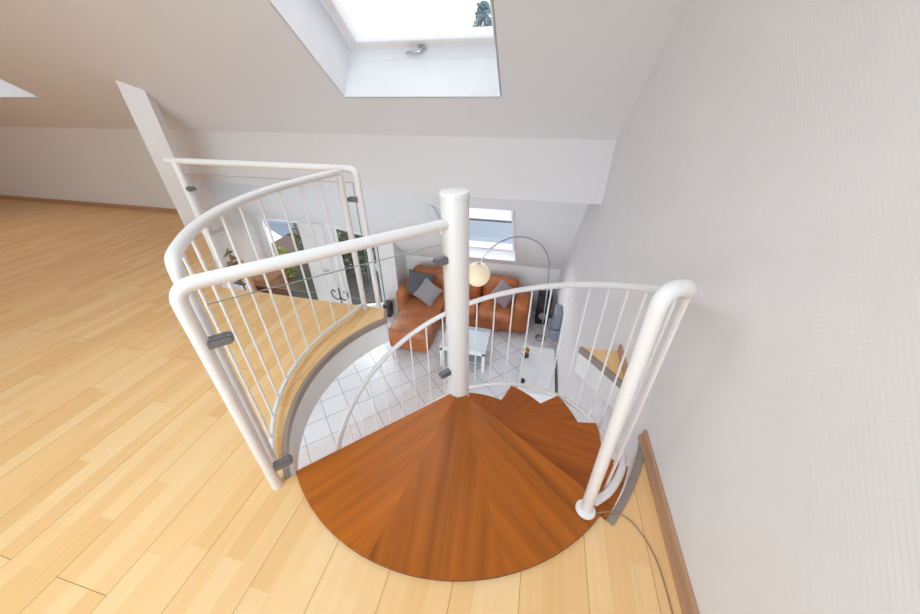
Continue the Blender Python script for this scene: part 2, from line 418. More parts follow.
w = bmesh.ops.extrude_face_region(bm, geom=bm.faces[:]); bmesh.ops.translate(bm, verts=[x for x in w['geom'] if isinstance(x, bmesh.types.BMVert)], vec=(-0.12, 0, 0))
struct(link('wall_nook', bm, M_white))
# façade with glazed openings
ZF = zl(4.93)+0.02
bm = bmesh.new()
holes = [(-4.99, -4.15, -2.46, -0.60)]
sheet(bm, [-5.1, -3.6], [LZ, ZF], holes, lambda u, v: (u, 4.92, v))
sheet(bm, [-5.1, -3.6], [LZ, ZF], holes, lambda u, v: (u, 5.04, v))
for (x0, x1) in ((-4.99, -4.985), (-4.155, -4.15)): box(bm, (x0, 4.92, -2.46), (x1, 5.04, -0.60))
struct(link('wall_terrace', bm, M_white))
# angled façade bay: frame around the tall window with slanted head
A = Vector((-3.6, 4.93)); B = Vector((-2.55, 5.36)); AB = B - A; LB = AB.length
def bay(s, z, off=0): d = AB.normalized(); p = A + d*s; return (p.x - d.y*off, p.y + d.x*off, z)
def bayz(s): return zl(A.y + AB.normalized().y*s)
bm = bmesh.new()
def bay_quad(s0, s1, z0a, z0b, z1a, z1b, off0=0.0, off1=0.12):
    q = [bay(s0, z0a, off0), bay(s1, z0b, off0), bay(s1, z1b, off0), bay(s0, z1a, off0)]; p = [bay(s0, z0a, off1), bay(s1, z0b, off1), bay(s1, z1b, off1), bay(s0, z1a, off1)]
    q = [bm.verts.new(x) for x in q]; p = [bm.verts.new(x) for x in p]; bm.faces.new(q); bm.faces.new(p[::-1])
    for i in range(4): bm.faces.new([q[i], q[(i+1) % 4], p[(i+1) % 4], p[i]])
w0, w1 = 0.10, 0.84
bay_quad(0, w0, LZ, LZ, bayz(0), bayz(w0))
bay_quad(w1, LB, LZ, LZ, bayz(w1), bayz(LB))
bay_quad(w0, w1, bayz(w0)-0.06, bayz(w1)-0.06, bayz(w0), bayz(w1))
bay_quad(w0, w1, LZ, LZ, LZ+0.05, LZ+0.05)
struct(link('wall_bay', bm, M_white))
# window_3: tall window in the bay
bm = bmesh.new()
for s0, s1 in ((w0, w0+0.05), (w1-0.06, w1)): bay_quad(s0, s1, LZ+0.05, LZ+0.05, bayz(s0)-0.06, bayz(s1)-0.06, 0.03, 0.09)
bay_quad(w0, w1, LZ+0.05, LZ+0.05, LZ+0.12, LZ+0.12, 0.03, 0.09)
win3 = struct(link('window_3', bm, M_enamel))
bm = bmesh.new(); bm.faces.new([bm.verts.new(p) for p in (bay(w0, LZ+0.1, .06), bay(w1, LZ+0.1, .06), bay(w1, bayz(w1)-0.06, .06), bay(w0, bayz(w0)-0.06, .06))])
link('pane', bm, M_pane, win3)
bm = bmesh.new(); bay_quad(w1-0.012, w1+0.004, LZ+0.05, LZ+0.05, bayz(w1)-0.06, bayz(w1)-0.06, -0.004, 0.03); link('seal', bm, M_dark, win3)
# window_2: glazed terrace door, left
def rect_frame(bm, x0, x1, z0, z1, y0, y1, w):
    box(bm, (x0, y0, z0), (x0+w, y1, z1)); box(bm, (x1-w, y0, z0), (x1, y1, z1))
    box(bm, (x0+w, y0, z0), (x1-w, y1, z0+w)); box(bm, (x0+w, y0, z1-w), (x1-w, y1, z1))
bm = bmesh.new(); rect_frame(bm, -4.985, -4.155, -2.46, -0.60, 4.95, 5.01, 0.035); win2 = struct(link('window_2', bm, M_enamel))
bm = bmesh.new(); bm.faces.new([bm.verts.new(p) for p in ((-4.96, 4.98, -2.43), (-4.17, 4.98, -2.43), (-4.17, 4.98, -0.62), (-4.96, 4.98, -0.62))]); link('pane', bm, M_pane, win2)
# white door leaf between the two windows
bm = rbox((-4.09, 4.885, LZ+0.01), (-3.64, 4.92, -0.60), 0.006, 1); dr = struct(link('door_1', bm, M_enamel))
bm = bmesh.new(); tube(bm, fillet([(-3.70, 4.885, -1.5), (-3.70, 4.84, -1.5), (-3.80, 4.84, -1.5)], 0.015, 4), 0.008, 8); link('door_handle', bm, M_chrome, dr, True)
# back walls (behind the camera) with unseen window bands added to brighten both storeys
bm = bmesh.new(); AW = [(-3.6, 0.3, 0.35, 2.35)]
sheet(bm, [XL, WX], [-0.2, zu(1.04)], AW, lambda u, v: (u, YB, v)); struct(link('wall_back', bm, M_white))
bm = bmesh.new(); LW = [(-4.6, 0.2, -2.3, -0.5)]
sheet(bm, [-5.1, WX], [LZ, -0.2], LW, lambda u, v: (u, -2.5, v)); struct(link('wall_back_lower', bm, M_white))
bm = bmesh.new()
gp = [(YB, -0.2), (KY, -0.2), (KY, Z_K), (1.04, zu(1.04)), (YB, zu(1.04))]
bm.faces.new([bm.verts.new((XL, y, z)) for y, z in gp]); struct(link('wall_gable', bm, M_white))
def added_window(name, x0, x1, z0, z1, y, nb):
    bm = bmesh.new(); rect_frame(bm, x0, x1, z0, z1, y-0.04, y+0.02, 0.06)
    for i in range(1, nb): xx = x0 + (x1-x0)*i/nb; box(bm, (xx-0.03, y-0.04, z0+0.06), (xx+0.03, y+0.02, z1-0.06))
    o = struct(link(name, bm, M_enamel))
    bm = bmesh.new(); bm.faces.new([bm.verts.new(p) for p in ((x0, y-0.01, z0), (x1, y-0.01, z0), (x1, y-0.01, z1), (x0, y-0.01, z1))]); link('pane', bm, M_pane, o)
added_window('window_5', *AW[0], YB, 4); added_window('window_6', *LW[0], -2.5, 4)
# skirting boards
bm = bmesh.new(); box(bm, (WX-0.014, YB, 0.0), (WX, crv[-1][1]-0.005, 0.062)); box(bm, (WX-0.022, YB, 0.0), (WX-0.014, crv[-1][1]-0.005, 0.028))
box(bm, (WX-0.014, 1.395, 0.0), (WX, 1.68, 0.055)); struct(link('baseboard_right', bm, M_base))
bm = bmesh.new(); box(bm, (XL, KY-0.016, 0), (-4.2, KY, 0.055)); struct(link('baseboard_front', bm, M_base))
# short post carrying the roof at the corner of the gallery
ang = math.atan2(2.809-2.707, -3.596+3.741)
bm = bmesh.new(); mtx = Matrix.Translation((-3.741, 2.707, 0)) @ Matrix.Rotation(ang, 4, 'Z')
vs = box(bm, (0, 0, 0), (0.178, 0.178, 1), mtx)
for v_ in vs:
    if v_.co.z > 0.5: v_.co.z = zu(v_.co.y) + 0.0
struct(link('post', bm, M_enamel))

# roof windows -----------------------------------------------------------
N1 = Vector((0, k1, 1)).normalized(); T1 = Vector((0, -1, k1)).normalized()
N2 = Vector((0, k2, 1)).normalized(); T2 = Vector((0, -1, k2)).normalized()
def roof_window(name, x0, x1, ybot, ytop, zfn, N, T, depth, blind=None, handle=True, sw=0.085):
    o0 = Vector((0, ybot, zfn(ybot))); Lt = (Vector((0, ytop, zfn(ytop))) - o0).length
    def P(x, t, n): return Vector((x, 0, 0)) + o0 + T*t + N*n
    def bx(bm, x0, x1, t0, t1, n0, n1):
        vs = [bm.verts.new(P(x, t, n)) for x in (x0, x1) for t in (t0, t1) for n in (n0, n1)]
        for f in ((0, 1, 3, 2), (4, 6, 7, 5), (0, 4, 5, 1), (2, 3, 7, 6), (0, 2, 6, 4), (1, 5, 7, 3)): bm.faces.new([vs[i] for i in f])
    bm = bmesh.new()           # lining boards
    g = 0.012
    bx(bm, x0-g, x0, 0, Lt, 0, depth); bx(bm, x1, x1+g, 0, Lt, 0, depth)
    bx(bm, x0-g, x1+g, -g, 0, 0, depth); bx(bm, x0-g, x1+g, Lt, Lt+g, 0, depth)
    bx(bm, x0, x1, 0, 0.008, depth-0.11, depth-0.015)
    root = struct(link(name, bm, M_reveal))
    bm = bmesh.new()           # fixed frame
    f = 0.035
    bx(bm, x0-.03, x0+f, -.03, Lt+.03, depth-0.02, depth+0.1); bx(bm, x1-f, x1+.03, -.03, Lt+.03, depth-0.02, depth+0.1)
    bx(bm, x0+f, x1-f, -.03, f, depth-0.02, depth+0.1); bx(bm, x0+f, x1-f, Lt-f, Lt+.03, depth-0.02, depth+0.1)
    link('frame', bm, M_reveal, root)
    bm = bmesh.new()           # sash
    a0, a1, t0, t1 = x0+f+0.006, x1-f-0.006, f+0.006, Lt-f-0.006; s = sw-f
    n0, n1 = depth-0.035, depth+0.05
    bx(bm, a0, a0+s, t0, t1, n0, n1); bx(bm, a1-s, a1, t0, t1, n0, n1); bx(bm, a0+s, a1-s, t0, t0+s, n0, n1); bx(bm, a0+s, a1-s, t1-s, t1, n0, n1)
    sash = link('sash', bm, M_enamel, root)
    bm = bmesh.new()
    bx(bm, a0+s, a0+s+0.003, t0+s, t1-s, n0+.005, n1); bx(bm, a1-s-.003, a1-s, t0+s, t1-s, n0+.005, n1); bx(bm, a0+s, a1-s, t0+s, t0+s+.003, n0+.005, n1)
    link('seal', bm, M_reveal, root)
    bm = bmesh.new(); bm.faces.new([bm.verts.new(p) for p in (P(a0+s, t0+s, depth), P(a1-s, t0+s, depth), P(a1-s, t1-s, depth), P(a0+s, t1-s, depth))])
    link('pane', bm, M_pane, root)
    if handle:
        hx = handle if not isinstance(handle, bool) else (x0+x1)/2
        bm = bmesh.new(); bx(bm, hx-0.028, hx+0.028, 0.03, 0.062, n0-0.012, n0)
        tube(bm, fillet([P(hx, 0.046, n0-0.01), P(hx, 0.046, n0-0.045), P(hx-0.12, 0.034, n0-0.045)], 0.02, 4), 0.0095, 8)
        link('handle', bm, M_chrome, root, True)
    if blind:
        bm = bmesh.new(); bx(bm, a0+s, a1-s, blind[0], blind[1], n0+0.01, n0+0.02); link('blind', bm, M_blind, root)
        bm = bmesh.new(); bx(bm, a0+s, a1-s, blind[0]-0.05, blind[0], n0+0.0, n0+0.03); link('blind_bar', bm, M_device, root)
    c = P((x0+x1)/2, Lt/2, depth-0.06); area('daylight_' + name, c, -N, x1-x0, Lt)
    return root
roof_window('window_1', S1[0], S1[1], SY[1], SY[0], zu, N1, T1, 0.41, handle=-1.02)
roof_window('window_7', S2[0], S2[1], SY[1], SY[0], zu, N1, T1, 0.41)
roof_window('window_4', Ls[0], Ls[1], Ls[3], Ls[2], zl, N2, T2, 0.22, blind=(1.25, 1.85), handle=False, sw=0.07)

# ------------------------------------------------------------------ spiral staircase
stair = empty('spiral_staircase', 'white steel spiral staircase with mahogany treads winding down from the landing', 'staircase', (PX, PY, LZ))
def S(x, y, z): return (x, y, z - LZ)                      # stair-local coordinates (origin at the axis)
def tilt(bm):
    for v in bm.verts: v.co.x -= 0.011*(v.co.z + LZ)
bm = bmesh.new(); lathe(bm, [(0.0525, 0.0), (0.0525, 1.008 - LZ - 0.012), (0.05, 1.008 - LZ)], 32); tilt(bm); link('pole', bm, M_enamel, stair, True)
bm = bmesh.new(); lathe(bm, [(0.0555, 0.996-LZ), (0.0555, 1.007-LZ), (0.051, 1.014-LZ), (0.03, 1.016-LZ)], 32); tilt(bm); link('pole_cap', bm, M_enamel, stair, True)
RISE = 2.5/12
def sector(bm, a0, a1, r0, r1, z0, z1, n=24):
    poly = [(r0*math.cos(math.radians(a)), r0*math.sin(math.radians(a))) for a in (a1, (a0+a1)/2, a0)]
    poly += [(r1*math.cos(math.radians(a0+(a1-a0)*i/n)), r1*math.sin(math.radians(a0+(a1-a0)*i/n))) for i in range(n+1)]
    prism(bm, poly, z0, z1, 0, 1)
bm = bmesh.new(); sector(bm, -133.3, -33, 0.056, 0.799, 0.0008, 0.013, 40); sector(bm, -133.2, -33.1, 0.057, 0.788, -0.03, 0.0008, 40); sector(bm, -36, -18, 0.735, 0.819, -0.03, 0.0125, 10)
lo = link('landing', bm, [M_landing, M_treadedge], stair, loc=(0, 0, -LZ)); lo['label'] = 'large mahogany landing wedge level with the floor'
for k in range(1, 12):
    a1 = 10 + 30*(k-1); bm = bmesh.new()
    sector(bm, a1-39, a1, 0.05, 0.752, -0.036, 0.0, 10)
    o = link('tread', bm, [M_tread, M_treadedge], stair, loc=(0, 0, -LZ - RISE*k))
    # grain follows the tread: bake rotation into the object
    R = Matrix.Rotation(math.radians(-(a1-19.5)), 4, 'Z'); o.data.transform(R); o.rotation_euler = (0, 0, math.radians(a1-19.5))
RH = 0.763
zr = lambda t: 0.66 - 0.0066*(t - 7)
zb = lambda t: -0.185 - 0.0063*t
hp = lambda t, z, r=RH: S(r*math.cos(math.radians(t)), r*math.sin(math.radians(t)), z)
pf = S(0.312-PX, 0.690-PY, 0.013)
pt = S(0.291-PX, 0.697-PY, 0.955)
path = fillet([pf, pt, S(0.352-PX, 0.738-PY, 0.935), hp(-28, 0.895)], 0.05, 8)
path = path[:-1] + [hp(t, zr(t)) for t in range(-25, 316, 4)]
rad = [0.0195 if i < 18 else max(0.0172, 0.0195 - (i-18)*0.0006) for i in range(len(path))]
bm = bmesh.new(); tube(bm, path, rad, 16); link('handrail', bm, M_enamel, stair, True)
bm = bmesh.new(); lathe(bm, [(0.034, 0.0), (0.036, 0.004), (0.034, 0.010), (0.026, 0.013)], 28, (pf[0], pf[1], 0.0135-LZ)); link('base_flange', bm, M_enamel, stair, True)
bm = bmesh.new(); tube(bm, smooth([hp(t, z, rr) for t, z, rr in ((-36, 0.045, 0.765), (-30, 0.04, 0.785), (-22, 0.036, 0.795), (-15, 0.0, 0.795), (-8, -0.085, 0.785), (-1, -0.165, 0.776), (4, zb(4), 0.772))], 4) + [hp(t, zb(t), 0.772) for t in range(8, 316, 4)], 0.015, 10); link('lower_rail', bm, M_enamel, stair, True)
for i in range(37):
    t = -28.7 + 9.4*i
    bm = bmesh.new(); tube(bm, [hp(t, zb(t) if t > 0 else 0.0, 0.768), hp(t, zr(t))], 0.0055, 8); link('baluster', bm, M_enamel, stair, True)

# ------------------------------------------------------------------ gate guard with glass panel between post and pole
G0 = Vector((-0.868, 0.516, 0)); GU = (Vector((PX, PY, 0)) - G0); GL = GU.length; GU.normalize(); GN = Vector((-GU.y, GU.x, 0))
gate = empty('glass_gate', 'white tubular guard rail with clear glass infill between floor post and stair pole', 'railing', G0)
GM = Matrix(((GU.x, GN.x, 0), (GU.y, GN.y, 0), (0, 0, 1))).to_4x4()
bm = bmesh.new(); tube(bm, [GM @ Vector(p) for p in fillet([(0, 0, 0), (0.012, 0, 0.90), (GL-0.05, 0, 0.905)], 0.055, 8)], 0.0195, 16); link('post_and_rail', bm, M_enamel, gate, True)
bm = bmesh.new(); box(bm, (0.062, -0.004, 0.02), (0.80, 0.004, 0.831), GM); g = link('glass_panel', bm, M_glass, gate)
bm = bmesh.new(); box(bm, (0.062, -0.003, 0.831), (0.795, 0.003, 0.832), GM); link('glass_edge', bm, M_gedge, gate)
def clamp(s0, s1, z, flip):
    bm = bmesh.new(); n = 10; h = 0.0145
    prof = [(s0, -h), (s1-h, -h)] + [(s1-h+h*math.sin(PI*k/n), -h*math.cos(PI*k/n)) for k in range(1, n)] + [(s1-h, h), (s0, h)]
    if flip: prof = [(s0+s1-a, b) for a, b in prof]
    a = [bm.verts.new((s, -0.016, zz)) for s, zz in prof]; b = [bm.verts.new((s, 0.016, zz)) for s, zz in prof]
    bm.faces.new(a); bm.faces.new(b[::-1])
    for i in range(len(a)): bm.faces.new([a[i], a[(i+1) % len(a)], b[(i+1) % len(a)], b[i]])
    bmesh.ops.recalc_face_normals(bm, faces=bm.faces)
    bmesh.ops.bevel(bm, geom=[e for e in bm.edges if e.calc_face_angle(0) > 1], offset=0.004, segments=2, affect='EDGES')
    for v in bm.verts: v.co.z += z
    return bm
for s0, s1, z, fl in ((0.018, 0.085, 0.715, False), (0.018, 0.085, 0.11, False), (0.762, 0.82, 0.765, True), (0.762, 0.82, 0.17, True)):
    bm = clamp(s0, s1, z, fl); bm.transform(GM); link('clamp', bm, M_clamp, gate, True)

# ------------------------------------------------------------------ curved balustrade round the opening
cb = empty('curved_balustrade', 'curved white balustrade with vertical bars around the left side of the stair opening', 'railing', (PX-0.9, PY, 0))
cbl = Vector((PX-0.9, PY, 0))
plan = [(-138, .868), (-147, .875), (-156, .888), (-165, .902), (-173, .915), (-181, .930), (-189, .945), (-197, .960), (-204, .978), (-210, 1.0), (-216, 1.047)]
def pinterp(t):
    for (a, r), (b, s) in zip(plan, plan[1:]):
        if b <= t <= a: f = (t-a)/(b-a); f = f; return r + (s-r)*f
    return plan[-1][1]
def cpt(t, z): x, y = pol(t, pinterp(t) - 0.016*z*(t+216)/78); return Vector((x, y, z)) - cbl
ts = [-138 - 78*i/26 for i in range(27)]
p0, p1 = cpt(-138, 0), cpt(-216, 0)
bm = bmesh.new(); tube(bm, fillet([p0] + [cpt(t, 0.935) for t in ts] + [p1], 0.05, 8), 0.0185, 16); link('top_rail', bm, M_enamel, cb, True)
bm = bmesh.new(); tube(bm, [cpt(t, 0.045) for t in ts], 0.011, 10); link('bottom_rail', bm, M_enamel, cb, True)
for i in range(1, 10):
    t = -138 - 78*i/10
    bm = bmesh.new(); tube(bm, [cpt(t, 0.045), cpt(t, 0.935)], 0.0055, 8); link('baluster', bm, M_enamel, cb, True)

# ------------------------------------------------------------------ straight balustrade on the gallery edge
sb = empty('glass_balustrade', 'straight white balustrade with glass panel along the far gallery edge', 'railing', (-1.7, 1.815, 0))
def q(x, z, y=0.0): return Vector((x+1.7, y, z))
bm = bmesh.new(); tube(bm, fillet([q(-2.40, 0.945), q(-1.04, 0.945), q(-1.035, 0.0)], 0.05, 8), 0.0185, 14); link('top_rail', bm, M_enamel, sb, True)
bm = bmesh.new(); tube(bm, [q(-2.335, 0.0), q(-2.335, 0.945)], 0.022, 14); link('post', bm, M_enamel, sb, True)
bm = bmesh.new(); box(bm, (-0.59, -0.004, 0.05), (0.625, 0.004, 0.866)); link('glass_panel', bm, M_glass, sb)
bm = bmesh.new(); box(bm, (-0.59, -0.0035, 0.866), (0.625, 0.0035, 0.8675)); box(bm, (0.625, -0.0035, 0.05), (0.6265, 0.0035, 0.866)); link('glass_edge', bm, M_gedge, sb)
for s0, s1, z, fl in ((-0.645, -0.57, 0.77, False), (-0.645, -0.57, 0.13, False), (0.575, 0.65, 0.77, True), (0.575, 0.65, 0.13, True)):
    bm = clamp(s0, s1, z, fl); link('clamp', bm, M_clamp, sb, True)

# ------------------------------------------------------------------ cable on the parquet
bm = bmesh.new()
cp = [(0.348, 0.685, 0.0175), (0.385, 0.698, 0.018), (0.42, 0.708, 0.0085), (0.449, 0.703, 0.0075), (0.473, 0.690, 0.006), (0.496, 0.665, 0.003), (0.513, 0.637, 0.003), (0.527, 0.60, 0.003), (0.535, 0.565, 0.003), (0.541, 0.50, 0.003), (0.543, 0.40, 0.003), (0.545, 0.2, 0.003)]
cps = []
for i in range(len(cp)-1):
    a_, b_ = Vector(cp[i]), Vector(cp[i+1]); pa = Vector(cp[max(i-1, 0)]); nb = Vector(cp[min(i+2, len(cp)-1)])
    for k in range(5):
        t = k/5; cps.append(0.5*((2*a_) + (b_-pa)*t + (2*pa-5*a_+4*b_-nb)*t*t + (3*a_-pa-3*b_+nb)*t**3))
tube(bm, cps, 0.0026, 6); tag(link('cable', bm, M_cable, None, True), 'thin grey cable curving over the parquet beside the right wall', 'cable')

# ------------------------------------------------------------------ living room below
# sofa: long part along the knee wall, chaise on the left
sofa = empty('corner_sofa', 'cognac brown leather corner sofa with chaise against the low wall', 'sofa', (-1.1, 5.2, LZ))
sl_ = Vector((-1.1, 5.2, 0))
def sofa_part(name, a, b, r, m=M_leather, rot=None, seg=4):
    a = (a[0]-sl_.x, a[1]-sl_.y, a[2]); b = (b[0]-sl_.x, b[1]-sl_.y, b[2])
    bm = rbox(a, b, r, seg)
    if rot:
        c = Vector(((a[0]+b[0])/2, (a[1]+b[1])/2, a[2])); bm.transform(Matrix.Translation(c) @ Matrix.Rotation(rot, 4, 'X') @ Matrix.Translation(-c))
    return link(name, bm, m, sofa, True)
sofa_part('chaise_base', (-2.24, 4.06, 0.04), (-1.52, 5.62, 0.30), 0.05)
sofa_part('chaise_cushion', (-2.25, 4.04, 0.27), (-1.51, 5.42, 0.45), 0.07, M_leather2)
sofa_part('seat_base', (-1.5, 4.98, 0.04), (-0.05, 5.62, 0.29), 0.05)
sofa_part('seat_cushion', (-1.50, 4.90, 0.26), (-0.86, 5.44, 0.46), 0.085, M_leather2)
sofa_part('seat_cushion', (-0.85, 4.90, 0.26), (-0.20, 5.44, 0.46), 0.085, M_leather2)
sofa_part('backrest', (-2.3, 5.40, 0.25), (-1.5, 5.72, 0.92), 0.12, rot=-0.08)
sofa_part('backrest', (-1.49, 5.40, 0.25), (-0.85, 5.72, 0.86), 0.12, rot=-0.08)
sofa_part('backrest', (-0.84, 5.40, 0.25), (-0.14, 5.72, 0.86), 0.12, rot=-0.08)
sofa_part('armrest', (-0.19, 4.94, 0.03), (0.12, 5.66, 0.66), 0.12)
sofa_part('armrest', (-2.47, 4.95, 0.03), (-2.21, 5.66, 0.68), 0.125)
def pillow(name, m, size, loc, rot, label, group=None):
    bm = bmesh.new(); n = 12; top = {}; 
    for s in (1, -1):
        for i in range(n+1):
            for j in range(n+1):
                u, v = i/n*2-1, j/n*2-1
                h = 0.055*((1-abs(u)**2.4)*(1-abs(v)**2.4))**0.5
                pin = 1 - 0.07*(1-abs(u)**2)*(abs(v)**3) - 0.07*(1-abs(v)**2)*(abs(u)**3)
                key = (s if 0 < i < n and 0 < j < n else 0, i, j)
                if key not in top: top[key] = bm.verts.new((u*size/2*pin, v*size/2*pin, s*h))
        g = lambda i, j: top[(s if 0 < i < n and 0 < j < n else 0, i, j)]
        for i in range(n):
            for j in range(n): bm.faces.new([g(i, j), g(i+1, j), g(i+1, j+1), g(i, j+1)])
    o = link(name, bm, m, None, True); o.location = loc; o.rotation_euler = rot
    return tag(o, label, 'cushion', group)
pillow('cushion', M_cushd, 0.5, (-2.05, 5.25, -1.80), (1.05, 0.25, 0.2), 'charcoal square cushion leaning on the chaise backrest behind a paler one')
pillow('cushion', M_cushl, 0.42, (-1.80, 5.04, -1.83), (0.85, 0.75, 0.15), 'light grey cushion tilted on its corner on the chaise')
pillow('cushion', M_cushm, 0.42, (-0.40, 5.25, -1.80), (1.0, 0.6, -0.1), 'mauve grey cushion at the right end of the sofa')

# arc lamp
LX, LY = 0.36, 4.98
lamp = empty('arc_lamp', 'steel arc floor lamp with round cream glass shade over the sofa', 'lamp', (LX, LY, LZ))
ll = Vector((LX, LY, LZ))
bm = bmesh.new(); lathe(bm, [(0.09, 0.0), (0.09, 0.03), (0.06, 0.045)], 28); link('base', bm, M_chrome, lamp, True)
arc = [(LX, LY, LZ+0.04), (0.36, 5.04, -1.9), (0.35, 5.12, -1.45), (0.307, 5.10, -1.0), (0.17, 4.95, -0.689), (0.0, 4.75, -0.513), (-0.184, 4.55, -0.408), (-0.383, 4.42, -0.422), (-0.551, 4.34, -0.527), (-0.695, 4.30, -0.726), (-0.73, 4.30, -0.775)]
bm = bmesh.new(); tube(bm, [p - ll for p in smooth(arc)], 0.011, 8); link('stem', bm, M_chrome, lamp, True)
bm = bmesh.new(); R = 0.185
lathe(bm, [(R*math.sin(a), R*math.cos(a)) for a in [0.12 + (PI-0.5)*i/16 for i in range(17)]], 28, Vector((-0.735, 4.30, -0.95)) - ll); link('lamp_shade', bm, M_opal, lamp, True)
bm = bmesh.new(); lathe(bm, [(0.05, 0.0), (0.045, 0.02), (0.015, 0.035)], 16, Vector((-0.735, 4.30, -0.785)) - ll); link('shade_cap', bm, M_chrome, lamp, True)

# hi-fi speaker in the corner
sp = empty('loudspeaker', 'black box loudspeaker in the corner between sofa and right wall', 'speaker', (0.37, 5.56, LZ))
bm = rbox((-0.13, -0.13, 0), (0.13, 0.15, 0.62), 0.012, 2); link('cabinet', bm, M_black, sp, True)
for z, r in ((0.20, 0.075), (0.42, 0.06)):
    bm = bmesh.new(); lathe(bm, [(r, 0), (r, 0.008), (r*0.8, 0.010), (r*0.3, 0.004)], 24); bm.transform(Matrix.Translation((0, -0.13, z)) @ Matrix.Rotation(PI/2, 4, 'X'))
    link('cone', bm, M_chrome if z < .3 else M_dark, sp, True)
# black box left of the sofa
bm = rbox((-0.07, -0.09, 0), (0.07, 0.09, 0.30), 0.01, 2)
o = link('subwoofer', bm, M_black, None, True, (-2.69, 5.08, LZ)); tag(o, 'small black box on the floor left of the sofa by the window', 'box')

# coffee table
tb = empty('coffee_table', 'low white coffee table with glass top in front of the sofa', 'table', (-0.88, 4.15, LZ))
bm = rbox((-0.37, -0.30, 0.40), (0.38, 0.32, 0.43), 0.006, 2); link('table_top', bm, M_tabw, tb, True)
bm = bmesh.new(); box(bm, (-0.35, -0.28, 0.432), (0.36, 0.22, 0.438)); link('glass_top', bm, M_frost, tb)
bm = rbox((-0.36, 0.23, 0.431), (0.37, 0.315, 0.445), 0.004, 1); link('grey_border', bm, M_tabgrey, tb)
bm = rbox((-0.34, -0.27, 0.15), (0.35, 0.29, 0.17), 0.004, 1); link('shelf', bm, M_tabgrey, tb)
bm = bmesh.new(); 
for a_, b_ in (((-0.36, -0.295, 0.35), (0.37, -0.27, 0.40)), ((-0.36, 0.29, 0.35), (0.37, 0.315, 0.40)), ((-0.365, -0.29, 0.35), (-0.34, 0.31, 0.40)), ((0.35, -0.29, 0.35), (0.375, 0.31, 0.40))): box(bm, a_, b_)
link('apron', bm, M_tabw, tb)
for x in (-0.34, 0.35):
    for y in (-0.27, 0.29):
        bm = rbox((x-0.025, y-0.025, 0), (x+0.025, y+0.025, 0.40), 0.004, 1); link('leg', bm, M_tabw, tb)

# low white sideboard along the right wall, ornament and black pot on it
sd = empty('sideboard', 'low white sideboard standing along the right wall below', 'cabinet', (0.33, 3.75, LZ))
bm = rbox((-0.26, -0.55, 0.05), (0.22, 0.42, 0.40), 0.006, 1); link('body', bm, M_tabw, sd)
bm = rbox((-0.275, -0.57, 0.40), (0.22, 0.44, 0.43), 0.005, 1); link('top', bm, M_tabw, sd)
bm = bmesh.new(); box(bm, (-0.23, -0.52, 0), (0.2, 0.39, 0.05)); link('plinth', bm, M_dark, sd)
for y0, y1 in ((-0.54, -0.07), (-0.06, 0.41)):
    bm = rbox((-0.272, y0, 0.07), (-0.26, y1, 0.385), 0.003, 1); d = link('door', bm, M_tabw, sd)
    bm = bmesh.new(); tube(bm, [(-0.285, (y0+y1)/2-0.04, 0.33), (-0.285, (y0+y1)/2+0.04, 0.33)], 0.005, 6); link('handle', bm, M_chrome, d)
orn = empty('ornament', 'small brass ball on a dark foot on the white sideboard', 'ornament', (0.115, 3.92, LZ+0.43))
bm = bmesh.new(); lathe(bm, [(0.05*math.sin(a), 0.115-0.05*math.cos(a)) for a in [0.15+(PI-0.3)*i/12 for i in range(13)]], 20); link('ball', bm, M_brass, orn, True)
bm = bmesh.new(); lathe(bm, [(0.045, 0), (0.05, 0.03), (0.025, 0.06), (0.02, 0.075)], 20); link('foot', bm, M_dark, orn, True)
bm = bmesh.new(); lathe(bm, [(0.022, 0), (0.03, 0.01), (0.032, 0.05), (0.024, 0.06)], 16)
o = link('tealight_holder', bm, M_black, None, True, (0.105, 3.36, LZ+0.43)); tag(o, 'tiny black cup on the near end of the white sideboard', 'cup')

# wall fixture with hanging cable
wf = empty('wall_lamp', 'grey rounded lamp fixed to the right wall with cable hanging down', 'lamp', (WX, 4.45, -1.78))
bm = rbox((-0.12, -0.13, -0.02), (0.0, 0.16, 0.30), 0.03, 3); link('housing', bm, M_device, wf, True)
bm = bmesh.new(); pr = [(-0.005, -0.24)] + [(-0.02-0.16*math.sin(PI/2*k/8), -0.24+0.22*(1-math.cos(PI/2*k/8))) for k in range(9)] + [(-0.005, -0.02)]
a_ = [bm.verts.new((x, -0.15, z)) for x, z in pr]; b_ = [bm.verts.new((x, 0.18, z)) for x, z in pr]; bm.faces.new(a_); bm.faces.new(b_[::-1])
for i in range(len(a_)): bm.faces.new([a_[i], a_[(i+1) % len(a_)], b_[(i+1) % len(a_)], b_[i]])
link('shade', bm, M_device, wf, True)
bm = bmesh.new(); tube(bm, [(-0.01, -0.05, -0.2), (-0.008, -0.07, -0.45), (-0.008, -0.06, -0.70)], 0.005, 6); link('cord', bm, M_clamp, wf)

# left corner below: tall cabinet, dark plant, wooden chest
tc_ = empty('tall_cabinet', 'tall white cabinet against the left wall below the gallery', 'cabinet', (-4.93, 3.9, LZ))
bm = rbox((-0.165, -0.35, 0), (0.16, 0.25, 1.98), 0.006, 1); link('body', bm, M_white, tc_)
bm = rbox((-0.168, -0.36, 1.98), (0.175, 0.26, 2.01), 0.004, 1); link('top', bm, M_white, tc_)
for y0, y1 in ((-0.34, -0.055), (-0.045, 0.24)):
    bm = rbox((0.16, y0, 0.05), (0.175, y1, 1.96), 0.003, 1); link('door', bm, M_white, tc_)
ch = empty('wooden_chest', 'red brown wooden chest standing beside the tall white cabinet', 'chest', (-4.72, 4.38, LZ))
bm = rbox((-0.3, -0.18, 0.04), (0.25, 0.22, 1.0), 0.01, 2); link('body', bm, M_woodd, ch)
bm = rbox((-0.32, -0.2, 1.0), (0.27, 0.24, 1.04), 0.008, 2); link('top', bm, M_woodd, ch)
